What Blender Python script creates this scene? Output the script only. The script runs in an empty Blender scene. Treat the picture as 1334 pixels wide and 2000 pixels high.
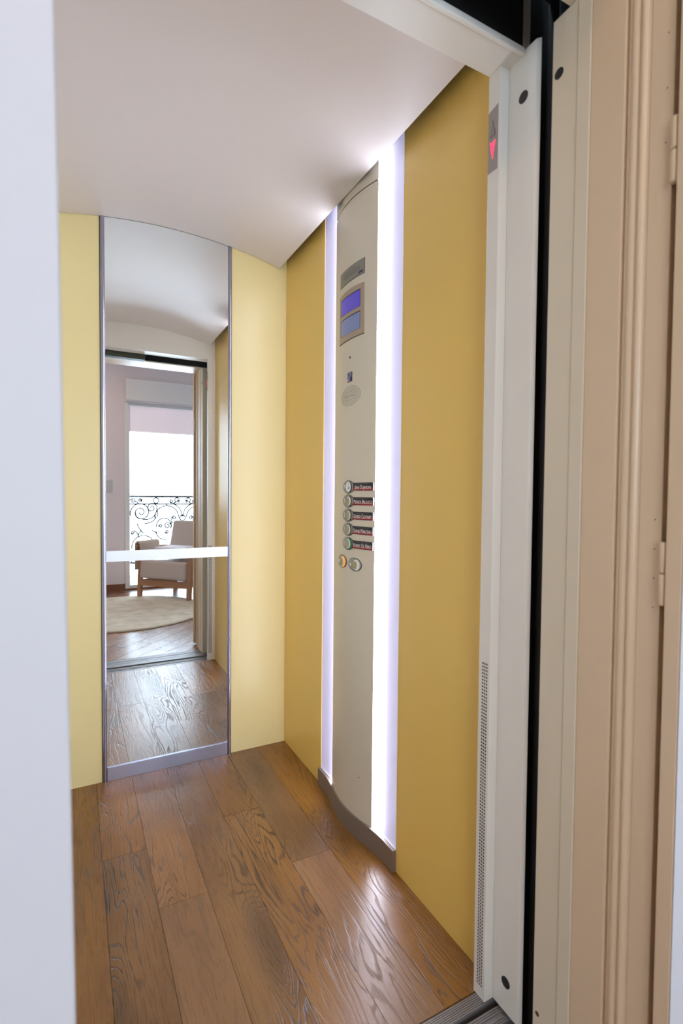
import bpy, bmesh, math, random
from mathutils import Vector, Matrix
random.seed(7)
S = bpy.context.scene
COL = S.collection
PI = math.pi

# ------------------------------------------------------------------ camera
D = 1.2847                      # depth of the lift car (plane of the mirror)
yaw, pitch, roll = math.radians(27.667), math.radians(-1.777), math.radians(0.513)
F = Vector((math.sin(yaw)*math.cos(pitch), math.cos(yaw)*math.cos(pitch), math.sin(pitch)))
rt = Vector((math.cos(yaw), -math.sin(yaw), 0)); up = rt.cross(F)
RR = math.cos(roll)*rt + math.sin(roll)*up
UU = -math.sin(roll)*rt + math.cos(roll)*up
cd = bpy.data.cameras.new('camera'); cam = bpy.data.objects.new('camera', cd); COL.objects.link(cam)
M = Matrix.Identity(4)
for i in range(3):
    M[i][0], M[i][1], M[i][2] = RR[i], UU[i], -F[i]
M[0][3], M[1][3], M[2][3] = -0.8342, -0.8445, 1.1065
cam.matrix_world = M
cd.sensor_fit = 'VERTICAL'; cd.sensor_height = 36.0; cd.sensor_width = 24.0
cd.lens = 996.76/2000*36.0
cd.clip_start = 0.02
cd.dof.use_dof = True; cd.dof.focus_distance = 2.2; cd.dof.aperture_fstop = 4.5
S.camera = cam

# ------------------------------------------------------------------ light
S.view_settings.view_transform = 'Standard'; S.view_settings.look = 'None'
S.view_settings.exposure = 0.58; S.view_settings.gamma = 1.0
S.view_settings.use_curve_mapping = False
w = bpy.data.worlds.new('world'); S.world = w; w.use_nodes = True
bg = w.node_tree.nodes['Background']
bg.inputs[0].default_value = (0.66, 0.82, 1.0, 1); bg.inputs[1].default_value = 10.0

def area(name, loc, rot, sx, sy, power, color, portal=False):
    l = bpy.data.lights.new(name, 'AREA'); l.shape = 'RECTANGLE'; l.size = sx; l.size_y = sy
    l.energy = power; l.color = color
    o = bpy.data.objects.new(name, l); COL.objects.link(o); o.location = loc; o.rotation_euler = rot
    if portal: l.cycles.is_portal = True
    return o
area('window_portal', (0.51, -3.02, 1.08), (PI/2, 0, 0), 1.66, 2.12, 1, (1, 1, 1), True)
area('window_portal_two', (-1.55, -3.02, 1.54), (PI/2, 0, 0), 1.1, 1.2, 1, (1, 1, 1), True)
area('room_ceiling_light', (-0.9, -1.75, 2.70), (0, 0, 0), 0.5, 0.5, 8.5, (1.0, 0.66, 0.38))
S.cycles.max_bounces = 10; S.cycles.diffuse_bounces = 6; S.cycles.glossy_bounces = 6
S.cycles.transparent_max_bounces = 12; S.cycles.sample_clamp_indirect = 6.0

# ------------------------------------------------------------------ materials
def nt(name):
    m = bpy.data.materials.new(name); m.use_nodes = True
    return m, m.node_tree.nodes, m.node_tree.links, m.node_tree.nodes['Principled BSDF']
def srgb(r, g, b):
    f = lambda c: c/12.92 if c <= 0.04045 else ((c+0.055)/1.055)**2.4
    return (f(r/255), f(g/255), f(b/255), 1)
def paint(name, col, rough=0.45, metal=0.0, bump=0.0, bscale=60.0, var=0.0, vscale=3.0, coat=0.0, spec=0.5):
    m, n, l, p = nt(name)
    p.inputs['Base Color'].default_value = col
    p.inputs['Roughness'].default_value = rough; p.inputs['Metallic'].default_value = metal
    p.inputs['Coat Weight'].default_value = coat; p.inputs['Specular IOR Level'].default_value = spec
    g = n.new('ShaderNodeNewGeometry')
    if bump:
        t = n.new('ShaderNodeTexNoise'); t.inputs['Scale'].default_value = bscale; t.inputs['Detail'].default_value = 3
        l.new(g.outputs['Position'], t.inputs['Vector'])
        b = n.new('ShaderNodeBump'); b.inputs['Strength'].default_value = bump; b.inputs['Distance'].default_value = 0.002
        l.new(t.outputs['Fac'], b.inputs['Height']); l.new(b.outputs['Normal'], p.inputs['Normal'])
    if var:
        t = n.new('ShaderNodeTexNoise'); t.inputs['Scale'].default_value = vscale; t.inputs['Detail'].default_value = 5
        l.new(g.outputs['Position'], t.inputs['Vector'])
        r = n.new('ShaderNodeMapRange'); r.inputs['To Min'].default_value = 1-var; r.inputs['To Max'].default_value = 1+var
        l.new(t.outputs['Fac'], r.inputs['Value'])
        mx = n.new('ShaderNodeVectorMath'); mx.operation = 'SCALE'; mx.inputs[0].default_value = col[:3]
        l.new(r.outputs['Result'], mx.inputs['Scale']); l.new(mx.outputs['Vector'], p.inputs['Base Color'])
    return m
def emit(name, col, strength, base=(0.8, 0.8, 0.8, 1)):
    m, n, l, p = nt(name)
    p.inputs['Base Color'].default_value = base
    p.inputs['Emission Color'].default_value = col; p.inputs['Emission Strength'].default_value = strength
    p.inputs['Roughness'].default_value = 0.3
    return m
def brushed(name, col, rough, axis=2, amt=0.25):
    m, n, l, p = nt(name)
    p.inputs['Metallic'].default_value = 1.0; p.inputs['Base Color'].default_value = col
    g = n.new('ShaderNodeNewGeometry'); mp = n.new('ShaderNodeVectorMath'); mp.operation = 'MULTIPLY'
    sc = [400, 400, 400]; sc[axis] = 6; mp.inputs[1].default_value = sc
    t = n.new('ShaderNodeTexNoise'); t.inputs['Scale'].default_value = 1.0; t.inputs['Detail'].default_value = 2
    l.new(g.outputs['Position'], mp.inputs[0]); l.new(mp.outputs[0], t.inputs['Vector'])
    r = n.new('ShaderNodeMapRange'); r.inputs['To Min'].default_value = rough*(1-amt); r.inputs['To Max'].default_value = rough*(1+amt)
    l.new(t.outputs['Fac'], r.inputs['Value']); l.new(r.outputs['Result'], p.inputs['Roughness'])
    b = n.new('ShaderNodeBump'); b.inputs['Strength'].default_value = 0.08; b.inputs['Distance'].default_value = 0.0005
    l.new(t.outputs['Fac'], b.inputs['Height']); l.new(b.outputs['Normal'], p.inputs['Normal'])
    return m

def wood_floor(name, light, mid, dark, rough=0.3, K=17.0, bumpd=0.0008, spec=0.5):
    m, n, l, p = nt(name)
    uv = n.new('ShaderNodeUVMap'); uv.uv_map = 'UVMap'
    at = n.new('ShaderNodeAttribute'); at.attribute_name = 'plank'
    def mul(v): 
        a = n.new('ShaderNodeVectorMath'); a.operation = 'MULTIPLY'; a.inputs[1].default_value = v; l.new(uv.outputs['UV'], a.inputs[0]); return a.outputs[0]
    def noise(vec, scale, det=2, dist=0.0, rg=0.5):
        t = n.new('ShaderNodeTexNoise'); t.inputs['Scale'].default_value = scale; t.inputs['Detail'].default_value = det
        t.inputs['Distortion'].default_value = dist; t.inputs['Roughness'].default_value = rg; l.new(vec, t.inputs['Vector']); return t.outputs['Fac']
    def ma(op, a, b=None, c=None, clamp=False):
        x = n.new('ShaderNodeMath'); x.operation = op; x.use_clamp = clamp
        for i, v in enumerate((a, b, c)):
            if v is None: continue
            if hasattr(v, 'links'): l.new(v, x.inputs[i])
            else: x.inputs[i].default_value = v
        return x.outputs[0]
    def rng(v, a, b, c=0.0, d=1.0):
        x = n.new('ShaderNodeMapRange'); x.interpolation_type = 'SMOOTHSTEP'
        for k, q in zip(('From Min', 'From Max', 'To Min', 'To Max'), (a, b, c, d)): x.inputs[k].default_value = q
        l.new(v, x.inputs['Value']); return x.outputs[0]
    # knots: distance to sparse cells, added to the grain height so that rings run round them
    vk = n.new('ShaderNodeTexVoronoi'); vk.inputs['Scale'].default_value = 1.0; vk.inputs['Randomness'].default_value = 1.0
    l.new(mul((2.0, 8.0, 1)), vk.inputs['Vector'])
    kd = vk.outputs['Distance']
    kh = rng(kd, 0.0, 0.5, 0.42, 0.0)
    hgt = ma('ADD', noise(mul((1.25, 11.0, 1)), 1.0, 2.0, 0.5, 0.45), kh)
    wob = ma('MULTIPLY', noise(mul((14, 60, 1)), 1.0, 2), 0.035)
    hgt = ma('ADD', hgt, wob)
    ph = ma('MULTIPLY', hgt, K*2*PI)
    ring = ma('SINE', ph)
    line = rng(ring, 0.35, 0.98)
    fib = noise(mul((9, 330, 1)), 1.0, 3, 0.0, 0.6)
    fib2 = noise(mul((40, 900, 1)), 1.0, 2, 0.0, 0.6)
    mask = rng(noise(mul((1.1, 5, 1)), 1.0, 1), 0.36, 0.60)
    pl = rng(ma('FRACT', ma('MULTIPLY', at.outputs['Fac'], 7.31)), 0.0, 1.0, 0.45, 1.0)
    broken = rng(fib, 0.32, 0.60)
    gl = ma('MULTIPLY', ma('MULTIPLY', line, broken), ma('MULTIPLY', ma('ADD', ma('MULTIPLY', mask, 0.75), 0.25), pl))
    base = n.new('ShaderNodeMix'); base.data_type = 'RGBA'
    tone = ma('ADD', ma('MULTIPLY', fib, 0.35), ma('MULTIPLY', noise(mul((2.2, 9, 1)), 1.0, 3), 0.9))
    l.new(rng(tone, 0.35, 0.95), base.inputs[0]); base.inputs[6].default_value = mid; base.inputs[7].default_value = light
    g2 = n.new('ShaderNodeMix'); g2.data_type = 'RGBA'; l.new(base.outputs[2], g2.inputs[6]); g2.inputs[7].default_value = dark
    knot = rng(kd, 0.02, 0.14, 1.0, 0.0)
    kr = n.new('ShaderNodeSeparateColor'); l.new(vk.outputs['Color'], kr.inputs[0])
    knot = ma('MULTIPLY', knot, rng(kr.outputs[0], 0.66, 0.70))
    halo = ma('MULTIPLY', rng(kd, 0.05, 0.42, 0.45, 0.0), rng(kr.outputs[1], 0.45, 0.6))
    f = ma('MAXIMUM', ma('MULTIPLY', gl, 0.98), ma('MAXIMUM', knot, halo), clamp=True)
    l.new(f, g2.inputs[0])
    pb = n.new('ShaderNodeHueSaturation'); l.new(g2.outputs[2], pb.inputs['Color'])
    l.new(rng(at.outputs['Fac'], 0, 1, 0.82, 1.16), pb.inputs['Value'])
    l.new(rng(ma('FRACT', ma('MULTIPLY', at.outputs['Fac'], 3.7)), 0, 1, 0.9, 1.06), pb.inputs['Saturation'])
    l.new(pb.outputs[0], p.inputs['Base Color'])
    l.new(rng(ma('ADD', fib, ma('MULTIPLY', gl, 0.5)), 0.3, 1.2, rough*0.9, rough*1.35), p.inputs['Roughness'])
    p.inputs['Specular IOR Level'].default_value = spec
    b = n.new('ShaderNodeBump'); b.inputs['Strength'].default_value = 0.9; b.inputs['Distance'].default_value = bumpd
    hh = ma('SUBTRACT', ma('MULTIPLY', fib2, 0.16), ma('ADD', gl, ma('MULTIPLY', fib, 0.15)))
    l.new(hh, b.inputs['Height']); l.new(b.outputs['Normal'], p.inputs['Normal'])
    return m

MAT = {}
MAT['oak'] = wood_floor('oak floor', srgb(146, 102, 51), srgb(117, 77, 36), srgb(50, 32, 18), 0.30, bumpd=0.0007, spec=0.75)
MAT['oak2'] = wood_floor('room oak floor', srgb(150, 104, 68), srgb(122, 82, 52), srgb(84, 55, 36), 0.27, bumpd=0.0003, spec=1.0)
MAT['yellow'] = paint('yellow laminate', srgb(230, 194, 103), 0.30, var=0.015, vscale=1.3)
MAT['yellow_lit'] = paint('yellow laminate lit copy', srgb(230, 212, 152), 0.30, var=0.015, vscale=1.3)  # same laminate made paler, light on the back wall put into the colour
MAT['vault'] = paint('white vault paint', srgb(214, 206, 200), 0.38)
MAT['carwhite'] = paint('warm white steel paint', srgb(228, 224, 214), 0.4, var=0.02)
MAT['landing'] = paint('cream steel paint', srgb(214, 202, 178), 0.42, var=0.03)
MAT['frame'] = paint('beige gloss paint on wood', srgb(214, 190, 158), 0.36, bump=0.15, bscale=18, var=0.03)
MAT['wallwhite'] = paint('white wall paint', srgb(180, 176, 176), 0.6, bump=0.05, bscale=120)
MAT['roomwall'] = paint('room wall paint', srgb(228, 220, 224), 0.7, bump=0.05, bscale=120)
MAT['roomceil'] = paint('room ceiling paint', srgb(232, 228, 222), 0.8)
MAT['black'] = paint('shaft black', (0.006, 0.006, 0.006, 1), 0.8)
MAT['dark'] = paint('dark steel', (0.02, 0.022, 0.018, 1), 0.5)
MAT['operator'] = paint('door operator green grey', srgb(58, 62, 50), 0.5)
MAT['rubber'] = paint('black rubber', (0.012, 0.012, 0.013, 1), 0.45)
MAT['brown'] = paint('brown gap', srgb(86, 56, 40), 0.7)
MAT['panel'] = paint('champagne panel', srgb(214, 206, 186), 0.34, metal=0.15, var=0.01)
MAT['plinth'] = paint('bronze steel', srgb(150, 138, 128), 0.45, metal=0.6)
MAT['steel'] = paint('brushed steel', srgb(196, 200, 222), 0.3, metal=1.0)
MAT['chrome'] = paint('chrome', srgb(164, 164, 180), 0.22, metal=1.0)
MAT['alu'] = paint('aluminium sill', srgb(150, 146, 146), 0.42, metal=0.6)
MAT['plate'] = paint('grey plate', srgb(140, 138, 128), 0.4, metal=0.3)
MAT['bezel'] = paint('silver bezel', srgb(176, 160, 140), 0.35, metal=0.4)
MAT['button'] = paint('grey button body', srgb(150, 152, 140), 0.35, metal=0.25)
MAT['cap'] = paint('button cap brass grey', srgb(176, 164, 118), 0.3, metal=0.5)
MAT['capring'] = paint('button cap rim', srgb(226, 226, 218), 0.3)
MAT['groove'] = paint('dark groove', srgb(48, 50, 48), 0.5)
MAT['green'] = paint('green ring', srgb(28, 112, 86), 0.4)
MAT['orange'] = emit('orange ring', (1.0, 0.42, 0.03, 1), 0.35, srgb(240, 160, 40))
MAT['white'] = paint('white plastic', srgb(236, 238, 240), 0.4)
MAT['ink'] = paint('ink', srgb(50, 48, 46), 0.6)
MAT['navy'] = paint('navy print', srgb(24, 24, 90), 0.5)
MAT['plaque'] = paint('black plaque', srgb(34, 32, 38), 0.5)
MAT['plaquered'] = paint('red plaque', srgb(150, 30, 42), 0.5)
MAT['lettering'] = paint('silver lettering', srgb(226, 222, 214), 0.5)
MAT['dim'] = paint('dim lettering', srgb(96, 94, 96), 0.6)
MAT['screen1'] = emit('violet screen', (0.10, 0.07, 0.55, 1), 0.30, srgb(64, 52, 140))
MAT['screen2'] = emit('blue grey screen', (0.16, 0.2, 0.42, 1), 0.22, srgb(100, 108, 140))
MAT['red'] = emit('red arrow', (1.0, 0.03, 0.08, 1), 1.6, srgb(200, 30, 40))
MAT['arrowoff'] = paint('unlit arrow', srgb(150, 138, 130), 0.4)
MAT['indicator'] = paint('indicator plate', srgb(164, 155, 150), 0.4, metal=0.3)
MAT['tube'] = emit('opal light tube', (0.78, 0.82, 1.0, 1), 14.5, (0.9, 0.9, 0.9, 1))
MAT['reflector'] = emit('reflector with added glow', (0.74, 0.70, 1.0, 1), 0.12, srgb(218, 215, 244))  # faint lavender emission added to brighten the plates beside the lamps
MAT['mirror'] = paint('mirror', srgb(232, 234, 232), 0.0, metal=1.0)
MAT['stripe'] = paint('frosted stripe', srgb(240, 244, 252), 0.5, metal=0.65)
MAT['pvc'] = paint('white window frame', srgb(228, 230, 232), 0.35)
MAT['chairwood'] = paint('oiled wood', srgb(172, 128, 96), 0.4, bump=0.1, bscale=90, var=0.12, vscale=14)
MAT['fabric'] = paint('taupe fabric', srgb(198, 186, 178), 0.85, bump=0.5, bscale=700)
MAT['throw'] = paint('cream throw', srgb(206, 190, 172), 0.9, bump=0.6, bscale=400)
MAT['pillow'] = paint('pale blanket', srgb(214, 208, 210), 0.9, bump=0.5, bscale=300)
MAT['rug'] = paint('cream rug', srgb(206, 194, 172), 0.95, bump=1.0, bscale=260, var=0.42, vscale=9)
MAT['iron'] = paint('wrought iron', (0.006, 0.007, 0.007, 1), 0.6, spec=0.2)
MAT['balcony'] = paint('balcony paving', srgb(200, 205, 215), 0.6)
MAT['base'] = paint('brown baseboard', srgb(120, 74, 48), 0.4, var=0.1, vscale=12)
MAT['switch'] = paint('light switch', srgb(196, 196, 196), 0.35)
def glassmat():
    m = bpy.data.materials.new('window glass'); m.use_nodes = True
    n, l = m.node_tree.nodes, m.node_tree.links; n.clear()
    o = n.new('ShaderNodeOutputMaterial'); t = n.new('ShaderNodeBsdfTransparent'); g = n.new('ShaderNodeBsdfGlossy')
    g.inputs['Roughness'].default_value = 0.02; mx = n.new('ShaderNodeMixShader'); fr = n.new('ShaderNodeFresnel'); fr.inputs[0].default_value = 1.35
    l.new(fr.outputs[0], mx.inputs[0]); l.new(t.outputs[0], mx.inputs[1]); l.new(g.outputs[0], mx.inputs[2]); l.new(mx.outputs[0], o.inputs[0])
    return m
MAT['glass'] = glassmat()

# ------------------------------------------------------------------ builders
def link(name, me, mat, parent=None, smooth=False):
    o = bpy.data.objects.new(name, me); COL.objects.link(o)
    if mat is not None: me.materials.append(MAT[mat] if isinstance(mat, str) else mat)
    if parent is not None: o.parent = parent
    if smooth:
        for p in me.polygons: p.use_smooth = True
    return o
def fin(name, bm, mat, parent=None, smooth=False, bevel=0.0, seg=2):
    bmesh.ops.recalc_face_normals(bm, faces=bm.faces[:])
    me = bpy.data.meshes.new(name); bm.to_mesh(me); bm.free()
    o = link(name, me, mat, parent, smooth)
    if bevel:
        b = o.modifiers.new('bevel', 'BEVEL'); b.width = bevel; b.segments = seg; b.limit_method = 'ANGLE'; b.angle_limit = math.radians(35)
        b.harden_normals = False
    return o
def box(bm, x0, x1, y0, y1, z0, z1):
    v = [bm.verts.new(p) for p in ((x0,y0,z0),(x1,y0,z0),(x1,y1,z0),(x0,y1,z0),(x0,y0,z1),(x1,y0,z1),(x1,y1,z1),(x0,y1,z1))]
    for f in ((0,3,2,1),(4,5,6,7),(0,1,5,4),(1,2,6,5),(2,3,7,6),(3,0,4,7)): bm.faces.new([v[i] for i in f])
def bxo(name, b, mat, parent=None, bevel=0.0):
    bm = bmesh.new(); box(bm, *b); return fin(name, bm, mat, parent, bevel=bevel)
def prism(bm, pts, z0, z1, dz=None):
    """plan polygon extruded along z"""
    a = [bm.verts.new((x, y, z0)) for x, y in pts]; b = [bm.verts.new((x, y, z1)) for x, y in pts]
    n = len(pts)
    bm.faces.new(a[::-1]); bm.faces.new(b)
    for i in range(n): bm.faces.new((a[i], a[(i+1) % n], b[(i+1) % n], b[i]))
def extr(bm, pts, vec):
    """3-D polygon extruded by vec"""
    a = [bm.verts.new(p) for p in pts]; b = [bm.verts.new(Vector(p)+Vector(vec)) for p in pts]
    n = len(pts)
    bm.faces.new(a[::-1]); bm.faces.new(b)
    for i in range(n): bm.faces.new((a[i], a[(i+1) % n], b[(i+1) % n], b[i]))
def tube(bm, pts, r, seg=6, closed=False):
    pts = [Vector(p) for p in pts]; n = len(pts); rings = []
    for i, p in enumerate(pts):
        a = pts[(i-1) % n] if (i or closed) else p; b = pts[(i+1) % n] if (i < n-1 or closed) else p
        t = (b-a).normalized(); u = t.cross(Vector((0, 1, 0)))
        if u.length < 1e-3: u = t.cross(Vector((1, 0, 0)))
        u.normalize(); v = t.cross(u)
        rr = r(i/(n-1)) if callable(r) else r
        rings.append([bm.verts.new(p + rr*(math.cos(2*PI*k/seg)*u + math.sin(2*PI*k/seg)*v)) for k in range(seg)])
    for i in range(n if closed else n-1):
        A, B = rings[i], rings[(i+1) % n]
        for k in range(seg): bm.faces.new((A[k], A[(k+1) % seg], B[(k+1) % seg], B[k]))
    if not closed: bm.faces.new(rings[0][::-1]); bm.faces.new(rings[-1])
def tag(o, label, cat, group=None, kind=None):
    o['label'] = label; o['category'] = cat
    if group: o['group'] = group
    if kind: o['kind'] = kind
    return o
def empty(name, loc, rz=0.0):
    o = bpy.data.objects.new(name, None); COL.objects.link(o); o.location = loc; o.rotation_euler = (0, 0, rz)
    o.empty_display_size = 0.05; return o
def adopt(parent, ch):
    """parent that keeps the child's world placement (parents are not scaled)"""
    ch.parent = parent; ch.matrix_parent_inverse = parent.matrix_basis.inverted()
    return ch
bpy.context.view_layer.update()
def P(o, parent):
    """parts built in world coordinates under an Empty"""
    ml = Matrix.Translation(parent.location) @ parent.rotation_euler.to_matrix().to_4x4()
    o.parent = parent; o.matrix_parent_inverse = ml.inverted(); return o
def Pc(o, parent): o.parent = parent; return o   # parent itself sits at its own parent's frame
def struct(o, label, cat): return tag(o, label, cat, None, 'structure')

# ------------------------------------------------------------------ plank floors
def planks(name, rects, mat, th=0.012, gap=0.0006):
    """rects: (origin, axis_u, length, width, rnd, clip) ; top face at z=0"""
    bm = bmesh.new(); uvl = bm.loops.layers.uv.new('UVMap'); col = bm.faces.layers.float.new('plank')
    for poly, ux, org, rnd in rects:
        vx = Vector((-ux.y, ux.x))
        a = [bm.verts.new((p[0], p[1], 0)) for p in poly]; b = [bm.verts.new((p[0], p[1], -th)) for p in poly]
        n = len(poly); fs = [bm.faces.new(a)]
        for i in range(n): fs.append(bm.faces.new((a[i], b[i], b[(i+1) % n], a[(i+1) % n])))
        for f in fs:
            f[col] = rnd
            for lp in f.loops:
                q = Vector((lp.vert.co.x, lp.vert.co.y))-org
                lp[uvl].uv = (q.dot(ux)+rnd*37.0, q.dot(vx)+rnd*11.3)
    bmesh.ops.recalc_face_normals(bm, faces=bm.faces[:])
    me = bpy.data.meshes.new(name); bm.to_mesh(me); bm.free()
    return link(name, me, mat)
g = 0.0005
seams = [-1.02, -0.893, -0.766, -0.640, -0.510, -0.385, -0.258, -0.129, 0.03]
joints = [[0.35], [], [0.818], [0.555], [], [0.864], [0.555], []]
rects = []; YA, YB = -0.004, D+0.02
rv = [0.31, 0.62, 0.45, 0.12, 0.77, 0.55, 0.91, 0.36, 0.68, 0.22, 0.83, 0.05, 0.5, 0.72, 0.4, 0.6, 0.28, 0.95]
k = 0
for i in range(8):
    ys = [YA]+joints[i]+[YB]
    for j in range(len(ys)-1):
        x0, x1, y0, y1 = seams[i]+g, seams[i+1]-g, ys[j]+(g if j else 0), ys[j+1]-g
        rects.append(([(x0, y0), (x1, y0), (x1, y1), (x0, y1)], Vector((0, 1)), Vector((x0, y0)), rv[k % len(rv)])); k += 1
fl = planks('floor', rects, 'oak')
bm = bmesh.new(); box(bm, -1.05, 0.06, -0.004, D+0.03, -0.05, -0.0125)
s = fin('subfloor', bm, 'black'); s.parent = fl
struct(fl, 'brown oak plank floor inside the lift car', 'floor')

def clip(poly, axis, val, keep_less):
    out = []
    for i in range(len(poly)):
        a, b = poly[i], poly[(i+1) % len(poly)]
        ia = (a[axis] <= val) == keep_less; ib = (b[axis] <= val) == keep_less
        if ia: out.append(a)
        if ia != ib:
            t = (val-a[axis])/(b[axis]-a[axis]); out.append((a[0]+t*(b[0]-a[0]), a[1]+t*(b[1]-a[1])))
    return out
# room floor: boards laid at 45 degrees
RX0, RX1, RY0, RY1 = -2.7, 2.0, -2.96, -0.262
g = 0.0014
rects = []; ux = Vector((math.cos(-PI/4), math.sin(-PI/4))); vx = Vector((-ux.y, ux.x))
for i in range(-30, 30):
    off = i*0.118; u = -6.0+random.random()
    while u < 6.0:
        L = random.uniform(0.7, 1.3)
        c = [Vector((-0.4, -1.5))+ux*(u+g)+vx*(off+g), Vector((-0.4, -1.5))+ux*(u+L-g)+vx*(off+g), Vector((-0.4, -1.5))+ux*(u+L-g)+vx*(off+0.118-g), Vector((-0.4, -1.5))+ux*(u+g)+vx*(off+0.118-g)]
        poly = [(q.x, q.y) for q in c]
        for ax, val, less in ((0, RX0, False), (0, RX1, True), (1, RY0, False), (1, RY1, True)):
            if poly: poly = clip(poly, ax, val, less)
        if len(poly) >= 3: rects.append((poly, ux, c[0], random.random()))
        u += L
fr_ = planks('floor', rects, 'oak2')
s = bxo('subfloor', (RX0, RX1, RY0, RY1, -0.05, -0.0125), 'black'); s.parent = fr_
struct(fr_, 'diagonal brown board floor of the room reflected in the mirror', 'floor')

# ------------------------------------------------------------------ lift car shell
bm = bmesh.new(); box(bm, 0, 0.03, 0.0, 0.382, 0, 2.24); box(bm, 0, 0.03, 0.898, D+0.02, 0, 2.24); box(bm, 0.02, 0.03, 0.38, 0.9, 0, 2.24)
struct(fin('wall_right', bm, 'yellow'), 'yellow right side wall of the lift car, either side of the control panel', 'wall')
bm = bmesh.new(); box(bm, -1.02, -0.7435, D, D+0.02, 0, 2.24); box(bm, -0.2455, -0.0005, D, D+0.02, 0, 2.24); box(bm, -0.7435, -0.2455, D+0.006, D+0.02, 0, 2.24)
struct(fin('wall_back', bm, 'yellow_lit'), 'yellow back wall panels with painted-in light on both sides of the tall mirror', 'wall')
bxl = bxo('wall_left', (-1.02, -0.99, 0, D, 0, 2.24), 'carwhite'); struct(bxl, 'unseen left side wall of the lift car, whitened to brighten the cabin', 'wall')  # out of view; white chosen to brighten and neutralise the cabin light
# vaulted ceiling panel
bm = bmesh.new(); N = 40; top = []
xs = [-0.964+(0.964-0.036)*i/N for i in range(N+1)]
zc = lambda x: 2.155-0.061*((x+0.5)/0.464)**2
y0, y1 = 0.003, D-0.003
A = [bm.verts.new((x, y0, zc(x))) for x in xs]; B = [bm.verts.new((x, y1, zc(x))) for x in xs]
A2 = [bm.verts.new((x, y0, zc(x)+0.008)) for x in xs]; B2 = [bm.verts.new((x, y1, zc(x)+0.008)) for x in xs]
for i in range(N):
    bm.faces.new((A[i], A[i+1], B[i+1], B[i])); bm.faces.new((A2[i], B2[i], B2[i+1], A2[i+1]))
    bm.faces.new((A[i], A2[i], A2[i+1], A[i+1])); bm.faces.new((B[i], B[i+1], B2[i+1], B2[i]))
bm.faces.new((A[0], B[0], B2[0], A2[0])); bm.faces.new((A[N], A2[N], B2[N], B[N]))
c = fin('ceiling', bm, 'vault', smooth=True); struct(c, 'white arched ceiling of the lift car', 'ceiling')
c.modifiers.new('es', 'EDGE_SPLIT').split_angle = math.radians(30)
s = bxo('roof_cover', (-1.02, 0.03, -0.02, D+0.02, 2.24, 2.26), 'black', c)

# front return post (right), header, left return
post = bxo('trim_1', (-0.046, 0.03, -0.034, 0.0, 0.0, 2.0), 'carwhite', bevel=0.0012)
struct(post, 'white steel door post of the lift car with square ventilation holes', 'door post')
def grid_holes(name, pos, zs, w_, h_, axis, parent, mat='ink'):
    bm = bmesh.new()
    for q in pos:
        for z in zs:
            if axis == 'x': box(bm, -0.0463, -0.0455, q-w_/2, q+w_/2, z-h_/2, z+h_/2)
            else: box(bm, q-w_/2, q+w_/2, -0.0005, 0.0003, z-h_/2, z+h_/2)
    o = fin(name, bm, mat, parent); return o
zs = [0.030+0.0073*i for i in range(99)]
o = grid_holes('ventilation_grille', (-0.0125, -0.0185, -0.0245), zs, 0.0036, 0.0040, 'x', post, 'rubber')
o = grid_holes('ventilation_grille', (-0.040, -0.0345, -0.029, -0.0235), [0.05+0.0073*i for i in range(99)], 0.0038, 0.0048, 'y', post, 'rubber')
# header
bm = bmesh.new(); box(bm, -0.99, -0.0002, -0.068, 0.0, 2.0, 2.24)
h = fin('trim_2', bm, 'carwhite', bevel=0.001); struct(h, 'white header panel above the lift car opening', 'header')
bm = bmesh.new(); box(bm, -0.99, -0.0235, -0.078, -0.0685, 1.998, 2.012); fin('header_lip', bm, 'carwhite', h, bevel=0.002)
bxo('front_cover', (-0.99, -0.024, -0.0705, -0.0682, 2.0125, 2.235), 'black', h)
# left return post
bm = bmesh.new(); prism(bm, [(-0.99, 0), (-0.90, 0), (-0.90, -0.034), (-0.92, -0.034), (-0.92, -0.11), (-0.99, -0.11)], 0, 2.0)
struct(fin('trim_3', bm, 'carwhite'), 'white left door post of the lift car behind the pale wall edge', 'door post')

# sliding door edge beside the post (C) with two bumper holes
sd = empty('sliding_door', (-0.0, -0.07, 0.0))
bm = bmesh.new(); prism(bm, [(-0.023, -0.0345), (-0.023, -0.1055), (-0.0165, -0.112), (-0.0150, -0.112), (-0.0150, -0.0345)], 0.004, 2.0095)
P(fin('door_panel', bm, 'carwhite', bevel=0.0012), sd)
def disc(name, c, r, mat, th=0.0012, parent=None, tilt=0.0, ry=1.0):
    bm = bmesh.new(); n = 28
    pts = [(c[0]-th, c[1]+r*ry*math.cos(2*PI*i/n), c[2]+r*math.sin(2*PI*i/n)) for i in range(n)]
    extr(bm, pts, (th*1.5, 0, 0)); o = fin(name, bm, mat)
    if parent: P(o, parent)
    return o
disc('bumper_hole', (-0.0232, -0.0745, 1.917), 0.0115, 'rubber', 0.0008, sd)
disc('bumper_hole', (-0.0232, -0.073, 0.070), 0.0115, 'rubber', 0.0008, sd)
tag(sd, 'white sliding car door edge with a round black hole near top and bottom', 'door')

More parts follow.
